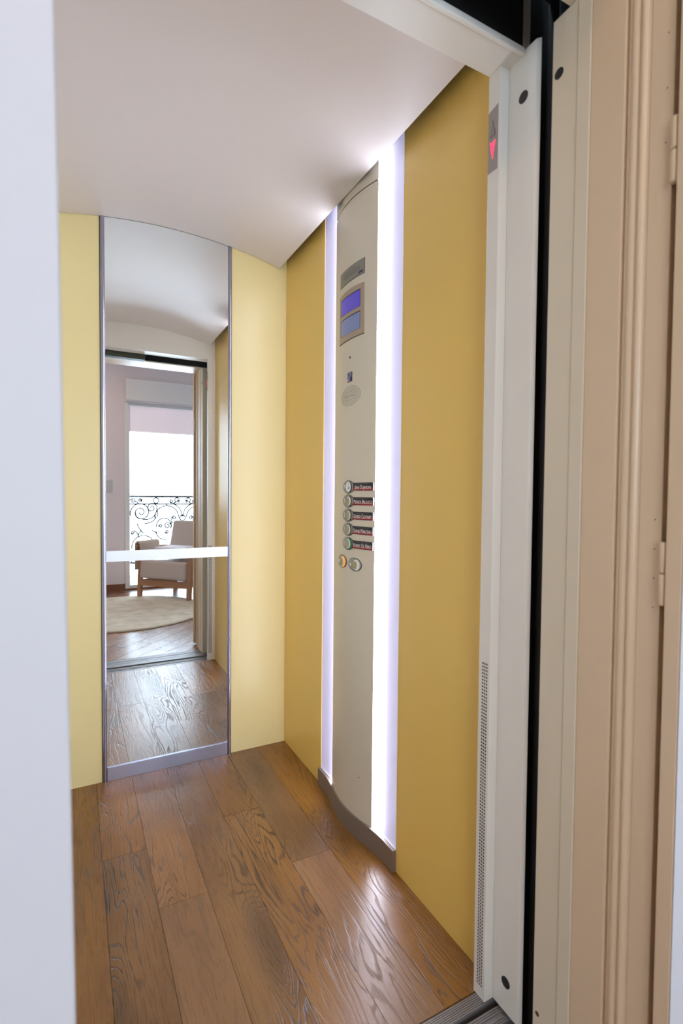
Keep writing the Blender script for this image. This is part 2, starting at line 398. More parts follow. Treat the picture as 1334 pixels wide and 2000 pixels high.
# dark seal strips in the gap and the shaft behind
bm = bmesh.new(); prism(bm, [(0.0, -0.1125), (0.0, -0.126), (0.015, -0.126), (0.015, -0.1125)], 0.0, 2.2)
struct(fin('trim_4', bm, 'rubber'), 'dark rubber strip in the gap between car and landing', 'seal strip')
bm = bmesh.new(); box(bm, 0.03, 0.05, -0.26, 0.0, -0.05, 2.5); box(bm, -1.06, 0.05, -0.26, -0.078, 2.44, 2.5); box(bm, -1.08, -1.06, -0.26, 0.0, -0.05, 2.5)
box(bm, -1.06, 0.03, -0.02, 0.0, 2.262, 2.44); box(bm, -1.10, 0.06, -0.30, 0.03, -0.09, -0.052)
box(bm, -1.06, 0.03, -0.268, -0.262, 2.01, 2.44); box(bm, -1.06, 0.03, -0.1995, -0.196, 1.990, 2.44)
struct(fin('wall_shaft', bm, 'black'), 'black lift shaft seen above the header and through the door gap', 'shaft')
op = empty('door_operator', (-0.65, -0.13, 2.0))
P(bxo('housing', (-0.97, -0.424, -0.150, -0.096, 1.968, 2.20), 'operator', bevel=0.002), op)
bm = bmesh.new(); box(bm, -0.9, 0.0, -0.155, -0.115, 2.075, 2.10); P(fin('track', bm, 'dark', bevel=0.002), op)
bm = bmesh.new(); box(bm, -0.40, -0.20, -0.150, -0.10, 2.12, 2.24); P(fin('hanger_plate', bm, 'dark', bevel=0.004), op)
tag(op, 'dark grey door gear hanging in the shaft above the landing opening', 'door gear')

# sills
def sill(name, ya, yb, label):
    bm = bmesh.new(); n = 0; box(bm, -0.99, 0.0, ya, yb, -0.03, -0.0035)
    y = ya+0.0008
    while y < yb-0.002:
        if any(abs(y+0.0014-q) < 0.0035 for q in (-0.172, -0.212, -0.068)): y += 0.0042; continue
        box(bm, -0.99, 0.0, y, y+0.0028, -0.0036, -0.0008); y += 0.0042
    o = fin(name, bm, 'alu'); tag(o, label, 'door sill'); return o
sill('door_sill', -0.0365, -0.0045, 'ribbed aluminium sill directly against the oak plank floor')
sill('door_sill', -0.085, -0.049, 'middle ribbed aluminium sill beyond the first narrow dark groove')
sill('door_sill', -0.262, -0.120, 'outer ribbed aluminium sill on the room side of the dark gap')

# landing frame, right side
T = -0.046
bm = bmesh.new(); prism(bm, [(T, -0.165), (T, -0.217), (T-0.003, -0.222), (T-0.003, -0.2465), (0.03, -0.2465), (0.03, -0.165)], 0.0, 1.982)
lf = fin('trim_5', bm, 'landing', bevel=0.0012); struct(lf, 'cream steel landing door post right of the black gap', 'door post')
disc('bumper_hole', (T, -0.180, 1.880), 0.0095, 'rubber', 0.0006).parent = lf
disc('screw_hole', (T, -0.176, 0.108), 0.0045, 'brown', 0.0006).parent = lf
bm = bmesh.new()
prof = [(0.03, -0.2468), (T, -0.2468), (T, -0.3075), (T+0.006, -0.3095), (T+0.006, -0.3125), (T, -0.315)]
# moulding: two soft beads
for i in range(13):
    a = i/12; prof.append((T-0.0035*math.sin(PI*a), -0.318-0.014*a))
for i in range(11):
    a = i/10; prof.append((T-0.0045*math.sin(PI*a), -0.3335-0.0125*a))
prof += [(T+0.001, -0.349), (T, -0.352), (T, -0.3862), (0.03, -0.3862)]
prism(bm, prof, 0.0, 2.13)
jm = fin('trim_6', bm, 'frame', bevel=0.0008); struct(jm, 'beige painted timber door frame with moulded edge on the right', 'door frame')
bm = bmesh.new(); prism(bm, [(-0.028, -0.3865), (-0.028, -0.3990), (0.03, -0.3990), (0.03, -0.3865)], 0.0, 2.13)
fin('rebate', bm, 'brown', jm)
bm = bmesh.new()
for zz in (1.885, 1.8, 1.72, 1.64, 1.075, 1.03, 0.985, 0.94):
    for q in range(1):
        extr(bm, [(T-0.0003, -0.376+0.0011*math.cos(2*PI*i/10), zz+0.0011*math.sin(2*PI*i/10)) for i in range(10)], (0.001, 0, 0))
fin('nail_holes', bm, 'groove', jm)
# open timber door leaf lying back against the room wall
dl = empty('door_1', (-0.02, -0.41, 0.0))
bm = bmesh.new(); box(bm, -0.058, 0.74, -0.4235, -0.3993, 0.012, 2.12); P(fin('door_leaf', bm, 'frame', bevel=0.002), dl)
P(bxo('door_face', (-0.0575, 0.739, -0.4250, -0.4236, 0.013, 2.119), 'wallwhite'), dl)
for zz in (2.02, 1.62, 0.995, 0.12):
    hg = empty('hinge', (0, 0, 0)); P(hg, dl)
    for a, b in ((0.0, 0.047), (-0.049, -0.001)):
        bm = bmesh.new(); n = 14
        def ring(z, r): return [bm.verts.new((-0.050+r*math.cos(2*PI*i/n), -0.3925+r*math.sin(2*PI*i/n), z)) for i in range(n)]
        R0 = [ring(zz+a, 0.0052), ring(zz+a+0.002, 0.0062), ring(zz+b-0.003, 0.0062), ring(zz+b, 0.0045)]
        for q in range(3):
            for i in range(n): bm.faces.new((R0[q][i], R0[q][(i+1) % n], R0[q+1][(i+1) % n], R0[q+1][i]))
        bm.faces.new(R0[0][::-1]); bm.faces.new(R0[3])
        o = fin('hinge_barrel', bm, 'frame', smooth=True); o.parent = hg; o.matrix_parent_inverse = Matrix.Identity(4)
    hg.matrix_parent_inverse = Matrix.Translation(dl.location).inverted()
struct(dl, 'beige timber door folded back to the right on painted barrel hinges', 'door')

# lintels of the landing
bm = bmesh.new(); box(bm, -0.90, 0.03, -0.2465, -0.200, 1.983, 2.2)
struct(fin('trim_7', bm, 'landing'), 'cream steel lintel of the landing doorway', 'lintel')
bm = bmesh.new(); box(bm, -0.90, 0.03, -0.3862, -0.2468, 1.985, 2.2)
struct(fin('trim_8', bm, 'frame'), 'beige timber lintel of the landing doorway', 'lintel')
# landing left jamb + wall edge close to the camera
bm = bmesh.new(); prism(bm, [(-0.875, -0.165), (-0.875, -0.385), (-0.96, -0.385), (-0.96, -0.165)], 0.0, 2.13)
struct(fin('trim_9', bm, 'landing'), 'cream landing door post on the left behind the white wall edge', 'door post')
WB = {}
bm = bmesh.new()
def xedge(z): return -0.8352-0.0118*(z-0.66)
zt, zb = 2.13, 0.0
v = [bm.verts.new(p) for p in ((xedge(zb), -0.4235, zb), (xedge(zt), -0.4235, zt), (xedge(zb), -0.387, zb), (xedge(zt), -0.387, zt),
     (RX0, -0.4235, zb), (RX0, -0.4235, zt), (RX0, -0.387, zb), (RX0, -0.387, zt))]
for f in ((0, 1, 5, 4), (2, 6, 7, 3), (0, 2, 3, 1), (4, 5, 7, 6), (0, 4, 6, 2), (1, 3, 7, 5)): bm.faces.new([v[i] for i in f])
box(bm, RX0, RX1, -0.4, -0.387, 2.13, 2.8); box(bm, 0.031, RX1, -0.398, -0.386, 0.0, 2.13)
struct(fin('wall_landing', bm, 'wallwhite', bevel=0.002), 'white wall edge filling the left side of the picture', 'wall')

# ------------------------------------------------------------------ up / down indicator
di = empty('direction_indicator', (T, -0.012, 1.79))
bm = bmesh.new(); 
prof = []
extr(bm, [(-0.0466, 0.0-0.0008, 1.795), (-0.0466, -0.0290, 1.795), (-0.0466, -0.0290, 1.928), (-0.0466, -0.0008, 1.922)], (0.0010, 0, 0))
P(fin('plate', bm, 'indicator', bevel=0.0003), di)
def tri(name, pts, mat, x=-0.0469):
    bm = bmesh.new(); extr(bm, [(x, y, z) for y, z in pts], (0.0006, 0, 0)); P(fin(name, bm, mat), di)
tri('up_arrow_outline', [(-0.0065, 1.868), (-0.0225, 1.868), (-0.0145, 1.902)], 'groove')
tri('up_arrow', [(-0.0078, 1.8688), (-0.0212, 1.8688), (-0.0145, 1.899)], 'arrowoff', -0.0472)
tri('down_arrow', [(-0.0065, 1.8585), (-0.0145, 1.8545), (-0.0225, 1.8585), (-0.0145, 1.820)], 'red')
tag(di, 'small grey direction display on the white post, its down arrow lit red', 'indicator')

# ------------------------------------------------------------------ mirror on the back wall
mr = empty('wall_mirror', (-0.494, D, 0))
P(bxo('mirror_glass', (-0.728, -0.260, D-0.0006, D+0.0055, 0.054, 2.165), 'mirror'), mr)
for xc, s in ((-0.7355, 1), (-0.2525, -1)):
    bm = bmesh.new(); n = 10
    pts = [(xc+0.0080*math.cos(PI*i/n), D-0.0006-0.0075*math.sin(PI*i/n)) for i in range(n+1)]
    pts += [(xc-0.008, D+0.0055), (xc+0.008, D+0.0055)]
    prism(bm, pts, 0.0, 2.165); o = P(fin('side_frame', bm, 'chrome'), mr)
P(bxo('shadow_strip', (-0.7455, -0.7434, D-0.0008, D+0.005, 0.0, 2.165), 'ink'), mr)  # ink strip standing in for the shadow beside the left frame
P(bxo('kick_plate', (-0.7275, -0.2605, D-0.006, D+0.0055, 0.0, 0.0535), 'steel', bevel=0.0008), mr)
P(bxo('white_stripe', (-0.7275, -0.2605, D-0.0012, D-0.0007, 0.848, 0.889), 'stripe'), mr)
tag(mr, 'tall narrow mirror in a chrome frame with a white stripe across it', 'mirror')

# ------------------------------------------------------------------ control panel
cp = empty('control_panel', (0.0, 0.64, 0.0))
YC, HW, BU = 0.64, 0.1385, 0.022
def ax(y): return -0.012-BU*max(0.0, 1-((y-YC)/HW)**2)
def plate_on_arc(bm, ya, yb, za, zb, off, th, n=16, ztop=None, zbot=None):
    """strip following the curved panel, its outside `off` in front of it"""
    fr, bk = [], []
    for i in range(n+1):
        y = ya+(yb-ya)*i/n
        a = za if zbot is None else zbot(y); b = zb if ztop is None else ztop(y)
        fr.append((bm.verts.new((ax(y)-off, y, a)), bm.verts.new((ax(y)-off, y, b))))
        bk.append((bm.verts.new((ax(y)-off+th, y, a)), bm.verts.new((ax(y)-off+th, y, b))))
    for i in range(n):
        bm.faces.new((fr[i][0], fr[i+1][0], fr[i+1][1], fr[i][1])); bm.faces.new((bk[i][0], bk[i][1], bk[i+1][1], bk[i+1][0]))
        bm.faces.new((fr[i][1], fr[i+1][1], bk[i+1][1], bk[i][1])); bm.faces.new((fr[i][0], bk[i][0], bk[i+1][0], fr[i+1][0]))
    for e in (0, n): bm.faces.new((fr[e][0], fr[e][1], bk[e][1], bk[e][0]))
def arcpart(name, ya, yb, za, zb, off, th, mat, parent=cp, n=16, **kw):
    bm = bmesh.new(); plate_on_arc(bm, ya, yb, za, zb, off, th, n, **kw)
    o = fin(name, bm, mat); 
    if parent is cp: P(o, cp)
    else: o.parent = parent; 
    return o
arcpart('panel_body', YC-HW, YC+HW, 0.064, 2.0640, 0.0, 0.0025, 'panel', n=40)
arcpart('top_cover', YC-HW, YC+HW, 2.0680, 2.20, -0.0005, 0.0025, 'panel', n=40)
arcpart('joint', YC-HW+0.001, YC+HW-0.001, 2.0630, 2.0690, -0.0015, 0.001, 'rubber', n=40)
# side lamps and reflector plates
for sgn, nm in ((-1, 0), (1, 1)):
    a, b = YC+sgn*(HW-0.0005), YC+sgn*(0.174 if sgn < 0 else 0.166)
    bm = bmesh.new(); pts = [(-0.0118, a), (0.0055, b), (0.0165, b), (0.0165, a-sgn*0.010), (-0.009, a-sgn*0.010)]
    prism(bm, pts, 0.068, 2.19); P(fin('lamp_diffuser', bm, 'tube', bevel=0.001), cp)
    f0, f1 = b+sgn*0.0006, YC+sgn*0.2580
    bm = bmesh.new(); prism(bm, [(0.0050, f0), (0.0012, f1), (0.0165, f1), (0.0165, f0)], 0.0655, 2.2); P(fin('reflector', bm, 'reflector'), cp)
    c0, c1 = sorted((YC+sgn*0.2573, YC+sgn*0.2586))
    if sgn < 0: P(bxo('edge_strip', (-0.0006, 0.0165, c0, c1, 0.0655, 2.2), 'white'), cp)
# plinth
bm = bmesh.new(); n = 60; fr, bk = [], []
def px(y):
    d = abs(y-YC)/0.215
    return -0.0125-0.0275*(math.cos(min(d, 1)*PI)*0.5+0.5)
for i in range(n+1):
    y = 0.381+(0.899-0.381)*i/n
    fr.append((bm.verts.new((px(y), y, 0)), bm.verts.new((px(y), y, 0.0655)))); bk.append((bm.verts.new((-0.0003, y, 0)), bm.verts.new((-0.0003, y, 0.0655))))
for i in range(n):
    bm.faces.new((fr[i][0], fr[i+1][0], fr[i+1][1], fr[i][1])); bm.faces.new((fr[i][1], fr[i+1][1], bk[i+1][1], bk[i][1])); bm.faces.new((bk[i][0], bk[i][1], bk[i+1][1], bk[i+1][0]))
for e in (0, n): bm.faces.new((fr[e][0], fr[e][1], bk[e][1], bk[e][0]))
o = P(fin('plinth', bm, 'plinth', bevel=0.0006), cp); o['label'] = 'wavy dark bronze metal foot'
P(bxo('ledge', (-0.0002, 0.0165, 0.3815, 0.8985, 0.055, 0.0650), 'white'), cp)

# text helper: mesh text on planes facing -x (reads towards -y)
def text(name, body, y, z, x, size, mat, sx=1.0, smallcaps=False, align='CENTER', ang=0.0, ext=0.00015):
    cu = bpy.data.curves.new(name, 'FONT'); cu.body = body; cu.size = size; cu.align_x = align; cu.align_y = 'CENTER'; cu.extrude = ext
    cu.resolution_u = 2
    if smallcaps:
        cu.small_caps_scale = 0.78
        for i, ch in enumerate(body):
            if ch.islower(): cu.body_format[i].use_small_caps = True
    o = bpy.data.objects.new(name, cu); COL.objects.link(o)
    bpy.context.view_layer.update()
    me = bpy.data.meshes.new_from_object(o.evaluated_get(bpy.context.evaluated_depsgraph_get()))
    bpy.data.objects.remove(o)
    # local frame: X -> along the arc's tangent towards -y, Y -> up
    t = Vector((math.sin(ang), -math.cos(ang), 0)); upv = Vector((0, 0, 1)); nn = t.cross(upv)
    for v in me.vertices:
        q = Vector((x, y, z)) + t*(v.co.x*sx) + upv*v.co.y + nn*v.co.z
        v.co = q
    ob = link(name, me, mat); return ob
def sub(o, part): o.parent = part; return o     # sub-part of a part that has identity basis
# info plate
ir_ = arcpart('plate_rim', 0.555, 0.713, 1.8045, 1.8525, 0.0006, 0.0008, 'ink')
ip = arcpart('info_plate', 0.556, 0.712, 1.806, 1.851, 0.0010, 0.001, 'plate')
def slope(y): 
    h_ = 1e-3; return math.atan2(ax(y+h_)-ax(y-h_), 2*h_)
def arc_text(name, body, yl, z, size, mat, sx, parent, off=0.0013, smallcaps=False, width=None):
    """each glyph row bent on the panel curve: starts at y=yl and runs towards -y"""
    o = text(name, body, 0, 0, 0, size, mat, 1.0, smallcaps, 'LEFT')
    me = o.data
    ext = max(-v.co.y for v in me.vertices); mn = min(-v.co.y for v in me.vertices)
    s_ = sx if width is None else width/(ext-mn)
    for v in me.vertices:
        u = (-v.co.y-mn)*s_; y = yl-u
        v.co = Vector((ax(y)-off+v.co.x, y, z+v.co.z))
    o.parent = parent
    return o
bm = bmesh.new()
for r_, (ya, yb) in enumerate(((0.60, 0.685), (0.575, 0.69), (0.575, 0.682), (0.582, 0.676))):
    y = yb
    while y > ya:
        wd = random.uniform(0.003, 0.009); z0 = 1.8365-0.0048*r_ - (0.0 if r_ else -0.002)
        plate_on_arc(bm, max(ya, y-wd), y, z0, z0+0.0011, 0.0012, 0.0004, 2); y -= wd+0.0018
fin('print', bm, 'ink', ip)
bm = bmesh.new()
for i in range(4):
    y = 0.5855-0.0058*i; plate_on_arc(bm, y-0.0052, y, 1.811, 1.818, 0.0012, 0.0004, 2)
fin('logo', bm, 'navy', ip)
for i, ch in enumerate('OTIS'):
    arc_text('logo_letter', ch, 0.5845-0.0058*i-(0.001 if ch == 'I' else 0), 1.8145, 0.006, 'plate', 1.0, ip, 0.0014, width=0.0032 if ch != 'I' else 0.001)
# display bezel with two screens
def bez_top(y): return 1.7765+0.004*(1-((y-0.636)/0.08)**2)
dp = arcpart('display_bezel', 0.556, 0.7165, 1.6185, 1.78, 0.0018, 0.0018, 'bezel', ztop=bez_top)
arcpart('bezel_edge', 0.555, 0.7175, 1.6165, 1.6186, 0.0012, 0.001, 'groove', dp)
for nm, za, zb, m_ in (('upper_screen', 1.707, 1.7595, 'screen1'), ('lower_screen', 1.6385, 1.6915, 'screen2')):
    fr0 = arcpart('screen_surround', 0.5735, 0.702, za-0.0005, zb+0.002, 0.0021, 0.001, 'rubber', dp)
    arcpart(nm, 0.5745, 0.6985, za, zb-0.0012, 0.0024, 0.001, m_, dp)
# camera hole, blue notice, loudspeaker
bm = bmesh.new(); extr(bm, [(ax(0.631)-0.0005, 0.631+0.0042*math.cos(2*PI*i/16), 1.559+0.0042*math.sin(2*PI*i/16)) for i in range(16)], (0.001, 0, 0)); P(fin('camera_hole', bm, 'rubber'), cp)
nb = arcpart('hearing_loop_sign', 0.6165, 0.646, 1.4795, 1.5105, 0.0006, 0.0006, 'navy')
bm = bmesh.new()
# stylised ear drawn with white strokes
def stroke(bm, pts, wd=0.0016, x=ax(0.631)-0.0011):
    for a, b in zip(pts[:-1], pts[1:]):
        a = Vector((x, a[0], a[1])); b = Vector((x, b[0], b[1])); d = (b-a).normalized(); nn = d.cross(Vector((1, 0, 0)))*wd/2
        extr(bm, [a+nn, b+nn, b-nn, a-nn], (0.0004, 0, 0))
ear = [(0.631+0.0085*math.cos(t), 1.499+0.0085*math.sin(t)) for t in [PI*(-0.15)+i*PI*1.3/14 for i in range(15)]]
stroke(bm, [(y, z) for y, z in ear]); stroke(bm, [(ear[0][0], ear[0][1]), (0.634, 1.487), (0.631, 1.482)])
stroke(bm, [(0.6425, 1.4825), (0.6195, 1.5075)], 0.0012); stroke(bm, [(0.6425, 1.490), (0.6425, 1.4835), (0.639, 1.4835)], 0.002)
fin('ear_symbol', bm, 'lettering', nb)
bm = bmesh.new()
def dot(bm, y, z, r=0.00105):
    x = ax(y)-0.0003; s_ = slope(y)
    extr(bm, [(x+math.sin(s_)*r*math.cos(q), y+r*math.cos(q), z+r*math.sin(q)) for q in [2*PI*i/6 for i in range(6)]], (0.0006, 0, 0))
for k_ in range(6):
    a, b = 0.0625-0.0058*k_, 0.0312-0.0058*k_
    if b < 0.003: b = 0.0012
    per = 2*PI*math.sqrt((a*a+b*b)/2); cnt = max(6, int(per/0.0040)); t = 0.0
    # equal steps along the ellipse
    pts = []; acc = 0.0; last = None
    for i in range(721):
        q = 2*PI*i/720; p_ = (a*math.cos(q), b*math.sin(q))
        if last: acc += math.dist(p_, last)
        last = p_
        if not pts or acc >= per/cnt*0.97: pts.append(p_); acc = 0.0
    for p_ in pts: dot(bm, 0.6315+p_[0], 1.434+p_[1])
P(fin('speaker_holes', bm, 'ink'), cp)
bm = bmesh.new(); dot(bm, 0.56, 0.20, 0.0022); P(fin('screw', bm, 'ink'), cp)

# buttons
def oval(bm, yc, z_, a, b, off0, off1, n=32, dome=0.0):
    """oval pad following the curve, off0..off1 in front of it; domed rings"""
    rings = []
    levels = [(1.0, off0), (1.0, off1*0.6+off0*0.4), (0.93, off1)] + ([(0.7, off1+dome*0.6), (0.35, off1+dome)] if dome else [(0.6, off1)])
    for sc, of in levels:
        rings.append([bm.verts.new((ax(yc+a*sc*math.cos(2*PI*i/n))-of, yc+a*sc*math.cos(2*PI*i/n), z_+b*sc*math.sin(2*PI*i/n))) for i in range(n)])
    for A_, B_ in zip(rings[:-1], rings[1:]):
        for i in range(n): bm.faces.new((A_[i], A_[(i+1) % n], B_[(i+1) % n], B_[i]))
    bm.faces.new(rings[-1]); bm.faces.new(rings[0][::-1])
def button(yc, z, num, ring_mat='groove', key=False, a=0.0345, numcol='white', bigring=False, label=None):
    bm = bmesh.new(); oval(bm, yc, z, a, 0.0205, 0.0, 0.0045, dome=0.0015); b_ = P(fin('floor_button' if num != 'bell' and num != 'doors' else ('alarm_button' if num == 'bell' else 'door_button'), bm, 'button', smooth=True), cp)
    if label: b_['label'] = label
    bm = bmesh.new(); oval(bm, yc, z, a*1.07, 0.0218, 0.0, 0.0008); sub(fin('outer_rim', bm, 'groove'), b_)  # flat dark oval showing round the button body
    cy = yc-0.0150
    bm = bmesh.new(); oval(bm, cy-(0.003 if ring_mat == 'green' else 0.0), z, 0.0165 if ring_mat != 'groove' else 0.0150, 0.0178 if ring_mat != 'groove' else 0.0168, 0.004, 0.0064); sub(fin('button_ring', bm, ring_mat, smooth=False), b_)
    if key:
        bm = bmesh.new(); oval(bm, cy+0.004, z, 0.0150, 0.0165, 0.005, 0.0080); sub(fin('key_switch', bm, 'white'), b_)
        bm = bmesh.new()
        def dd(y, zz, r, r2): extr(bm, [(ax(y)-0.0084, y+r*math.cos(2*PI*i/12), zz+r2*math.sin(2*PI*i/12)) for i in range(12)], (0.0008, 0, 0))
        dd(cy, z+0.0085, 0.0022, 0.0018); dd(cy, z-0.003, 0.0055, 0.0052)
        sub(fin('keyhole', bm, 'rubber'), b_)
        bm = bmesh.new(); extr(bm, [(ax(cy)-0.0090, cy+0.0012, z+0.0005), (ax(cy)-0.0090, cy-0.0042, z-0.004), (ax(cy)-0.0090, cy-0.0020, z-0.0065), (ax(cy)-0.0090, cy+0.0034, z-0.002)], (0.0008, 0, 0)); sub(fin('key_slot', bm, 'white'), b_)
    else:
        bm = bmesh.new(); oval(bm, cy+0.0015, z, 0.0125, 0.0150, 0.005, 0.0078); sub(fin('cap_rim', bm, 'capring'), b_)
        bm = bmesh.new(); oval(bm, cy+0.0032, z, 0.0098, 0.0128, 0.006, 0.0084); sub(fin('button_cap', bm, 'cap'), b_)
    yn = yc+a*0.44
    if num in ('bell', 'doors'):
        bm = bmesh.new()
        if num == 'bell':
            prof_ = [(-0.006, -0.005), (-0.0045, -0.003), (-0.004, 0.003), (-0.002, 0.006), (0.002, 0.006), (0.004, 0.003), (0.0045, -0.003), (0.006, -0.005)]
            extr(bm, [(ax(yn)-0.0064, yn+q, z+0.001+r_) for q, r_ in prof_], (0.0006, 0, 0))
            extr(bm, [(ax(yn)-0.0064, yn+0.0016*math.cos(2*PI*i/8), z-0.0055+0.0016*math.sin(2*PI*i/8)) for i in range(8)], (0.0006, 0, 0))
            sub(fin('bell_symbol', bm, 'white'), b_)
        else:
            for s_ in (-1, 1):
                extr(bm, [(ax(yn)-0.0064, yn+s_*0.0015, z+0.005), (ax(yn)-0.0064, yn+s_*0.0015, z-0.005), (ax(yn)-0.0064, yn+s_*0.007, z)], (0.0006, 0, 0))
            extr(bm, [(ax(yn)-0.0064, yn+0.0005, z+0.006), (ax(yn)-0.0064, yn+0.0005, z-0.006), (ax(yn)-0.0064, yn-0.0005, z-0.006), (ax(yn)-0.0064, yn-0.0005, z+0.006)], (0.0006, 0, 0))
            sub(fin('doors_symbol', bm, 'dim' if False else 'white'), b_)
    else:
        o = text('numeral', num, yn, z+0.001, ax(yn)-0.0064, 0.0195, numcol, 1.05, ang=-slope(yn)); sub(o, b_)
    return b_
rows = [1.1370, 1.0905, 1.0440, 0.9975, 0.9510]
button(0.6345, rows[0], '4', key=True, label='button with a white key switch')
button(0.6345, rows[1], '3'); button(0.6345, rows[2], '2'); button(0.6345, rows[3], '1')
button(0.6345, rows[4], '0', ring_mat='green', label='button with a green ring')
button(0.6755, 0.888, 'bell', ring_mat='orange', a=0.0335, label='alarm button with an orange ring')
button(0.5915, 0.886, 'doors', ring_mat='capring', a=0.0345, label='button with a white ring')
names = ['Jean Dujardin', 'Monica Bellucci', 'George Clooney', 'Sophie Marceau', 'Robert De Niro']
for z_, nm in zip(rows, names):
    ya, yb = 0.5065, 0.600
    pl = arcpart('name_plate', ya, yb, z_-0.0125, z_+0.0130, 0.0028, 0.0028, 'plaque')
    arcpart('red_band', ya+0.0003, yb-0.0003, z_-0.0124, z_-0.0030, 0.0030, 0.0012, 'plaquered', pl)
    arcpart('dark_rim', ya+0.0003, yb-0.0003, z_-0.0124, z_-0.0112, 0.00315, 0.0012, 'plaque', pl)
    wd = 0.084 if nm != 'Jean Dujardin' else 0.076
    arc_text('lettering', nm, (ya+yb)/2+wd/2, z_-0.0018, 0.0185, 'lettering', 0.5, pl, 0.0033, True, wd)
    bm = bmesh.new(); y = 0.582
    while y > 0.528:
        wdd = random.uniform(0.002, 0.005); plate_on_arc(bm, y-wdd, y, z_+0.0083, z_+0.0096, 0.0030, 0.0003, 1); y -= wdd+0.0012
    fin('small_lettering', bm, 'dim', pl)
    bm = bmesh.new(); box(bm, ax(ya)-0.0029, ax(ya)+0.001, ya-0.0012, ya+0.0001, z_-0.0125, z_+0.0130); fin('lit_edge', bm, 'white', pl)  # white end stands in for lamp light on the plate's thickness
tag(cp, 'tall curved champagne control panel between two glowing light strips', 'control panel')

# ------------------------------------------------------------------ room behind the camera (seen in the mirror)
WY = -2.96
bm = bmesh.new(); WX0, WX1, WZ1 = -0.315, 1.335, 2.17
box(bm, RX0, -2.1, WY-0.12, WY, 0, 2.8); box(bm, -1.0, WX0, WY-0.12, WY, 0, 2.8); box(bm, -2.1, -1.0, WY-0.12, WY, 2.165, 2.8); box(bm, -2.1, -1.0, WY-0.12, WY, 0, 0.95); box(bm, WX1, RX1, WY-0.12, WY, 0, 2.8); box(bm, WX0, WX1, WY-0.12, WY, WZ1, 2.8)
struct(fin('wall_window', bm, 'roomwall'), 'pinkish wall around the balcony window, reflected in the mirror', 'wall')
bm = bmesh.new(); box(bm, RX0-0.1, RX0, WY-0.12, -0.387, 0, 2.8); struct(fin('wall_room_left', bm, 'roomwall'), 'plain side wall of the room beyond the light switches', 'wall')
bm = bmesh.new(); box(bm, RX1, RX1+0.1, WY-0.12, -0.386, 0, 2.8); struct(fin('wall_room_right', bm, 'roomwall'), 'plain side wall of the room beyond the armchair', 'wall')
struct(bxo('ceiling', (RX0-0.1, RX1+0.1, WY-0.12, -0.30, 2.8, 2.85), 'roomceil'), 'pale ceiling of the room behind the camera', 'ceiling')
bm = bmesh.new(); box(bm, RX0, WX0-0.001, WY, WY+0.014, 0, 0.07); box(bm, WX0-0.001, WX1, WY, WY+0.014, 0, 0.012)
struct(fin('baseboard_window', bm, 'base', bevel=0.002), 'brown wooden baseboard under the pinkish wall in the mirror', 'baseboard')
wn = empty('window_1', (0.51, WY, 0))
bm = bmesh.new()
box(bm, -0.315, -0.262, WY-0.06, WY+0.012, 0.0125, 2.165); box(bm, 1.282, 1.335, WY-0.06, WY+0.012, 0.0125, 2.165)
box(bm, -0.262, 1.282, WY-0.06, WY+0.012, 2.128, 2.165); box(bm, -0.262, 1.282, WY-0.06, WY+0.012, 0.0125, 0.05); box(bm, 0.50, 0.60, WY-0.06, WY+0.012, 0.05, 2.128)
P(fin('window_frame', bm, 'pvc', bevel=0.004), wn)
for a, b in ((-0.262, 0.50), (0.60, 1.282)): P(bxo('window_pane', (a, b, WY-0.03, WY-0.024, 0.05, 2.128), 'glass'), wn)
P(bxo('window_handle', (0.54, 0.56, WY+0.012, WY+0.05, 0.98, 1.10), 'chrome', bevel=0.004), wn)
struct(wn, 'white glazed balcony window with blown-out daylight, in the mirror', 'window')
wn2 = empty('window_2', (-1.55, WY, 0)); bm = bmesh.new()
box(bm, -2.1, -2.047, WY-0.06, WY+0.012, 0.95, 2.165); box(bm, -1.053, -1.0, WY-0.06, WY+0.012, 0.95, 2.165)
box(bm, -2.047, -1.053, WY-0.06, WY+0.012, 2.128, 2.165); box(bm, -2.047, -1.053, WY-0.06, WY+0.012, 0.95, 0.99); box(bm, -1.58, -1.52, WY-0.06, WY+0.012, 0.99, 2.128)
P(fin('window_frame', bm, 'pvc', bevel=0.004), wn2)
for a, b in ((-2.047, -1.58), (-1.52, -1.053)): P(bxo('window_pane', (a, b, WY-0.03, WY-0.024, 0.99, 2.128), 'glass'), wn2)
struct(wn2, 'second white window of the room, outside the mirror view', 'window')
sb = empty('shutter_box', (0.51, WY, 2.17)); P(bxo('casing', (-0.306, 1.336, WY+0.0005, WY+0.10, 2.176, 2.418), 'pvc', bevel=0.004), sb)
P(bxo('under_strip', (-0.306, 1.336, WY+0.013, WY+0.085, 2.166, 2.1755), 'pvc'), sb)
tag(sb, 'white roller shutter box above the balcony window, in the mirror', 'shutter box')
for zz, lb in ((1.232, 'upper light switch plate beside the balcony window'), (1.158, 'lower light switch plate beside the balcony window')):
    for xx in (-0.487,):
        sw = empty('light_switch', (xx, WY, zz)); 
        P(bxo('plate', (xx-0.045, xx+0.045, WY, WY+0.009, zz-0.036, zz+0.036), 'switch', bevel=0.003), sw)
        P(bxo('rocker', (xx+0.008, xx+0.032, WY+0.009, WY+0.013, zz-0.024, zz+0.024), 'switch', bevel=0.002), sw)
        tag(sw, lb, 'light switch')

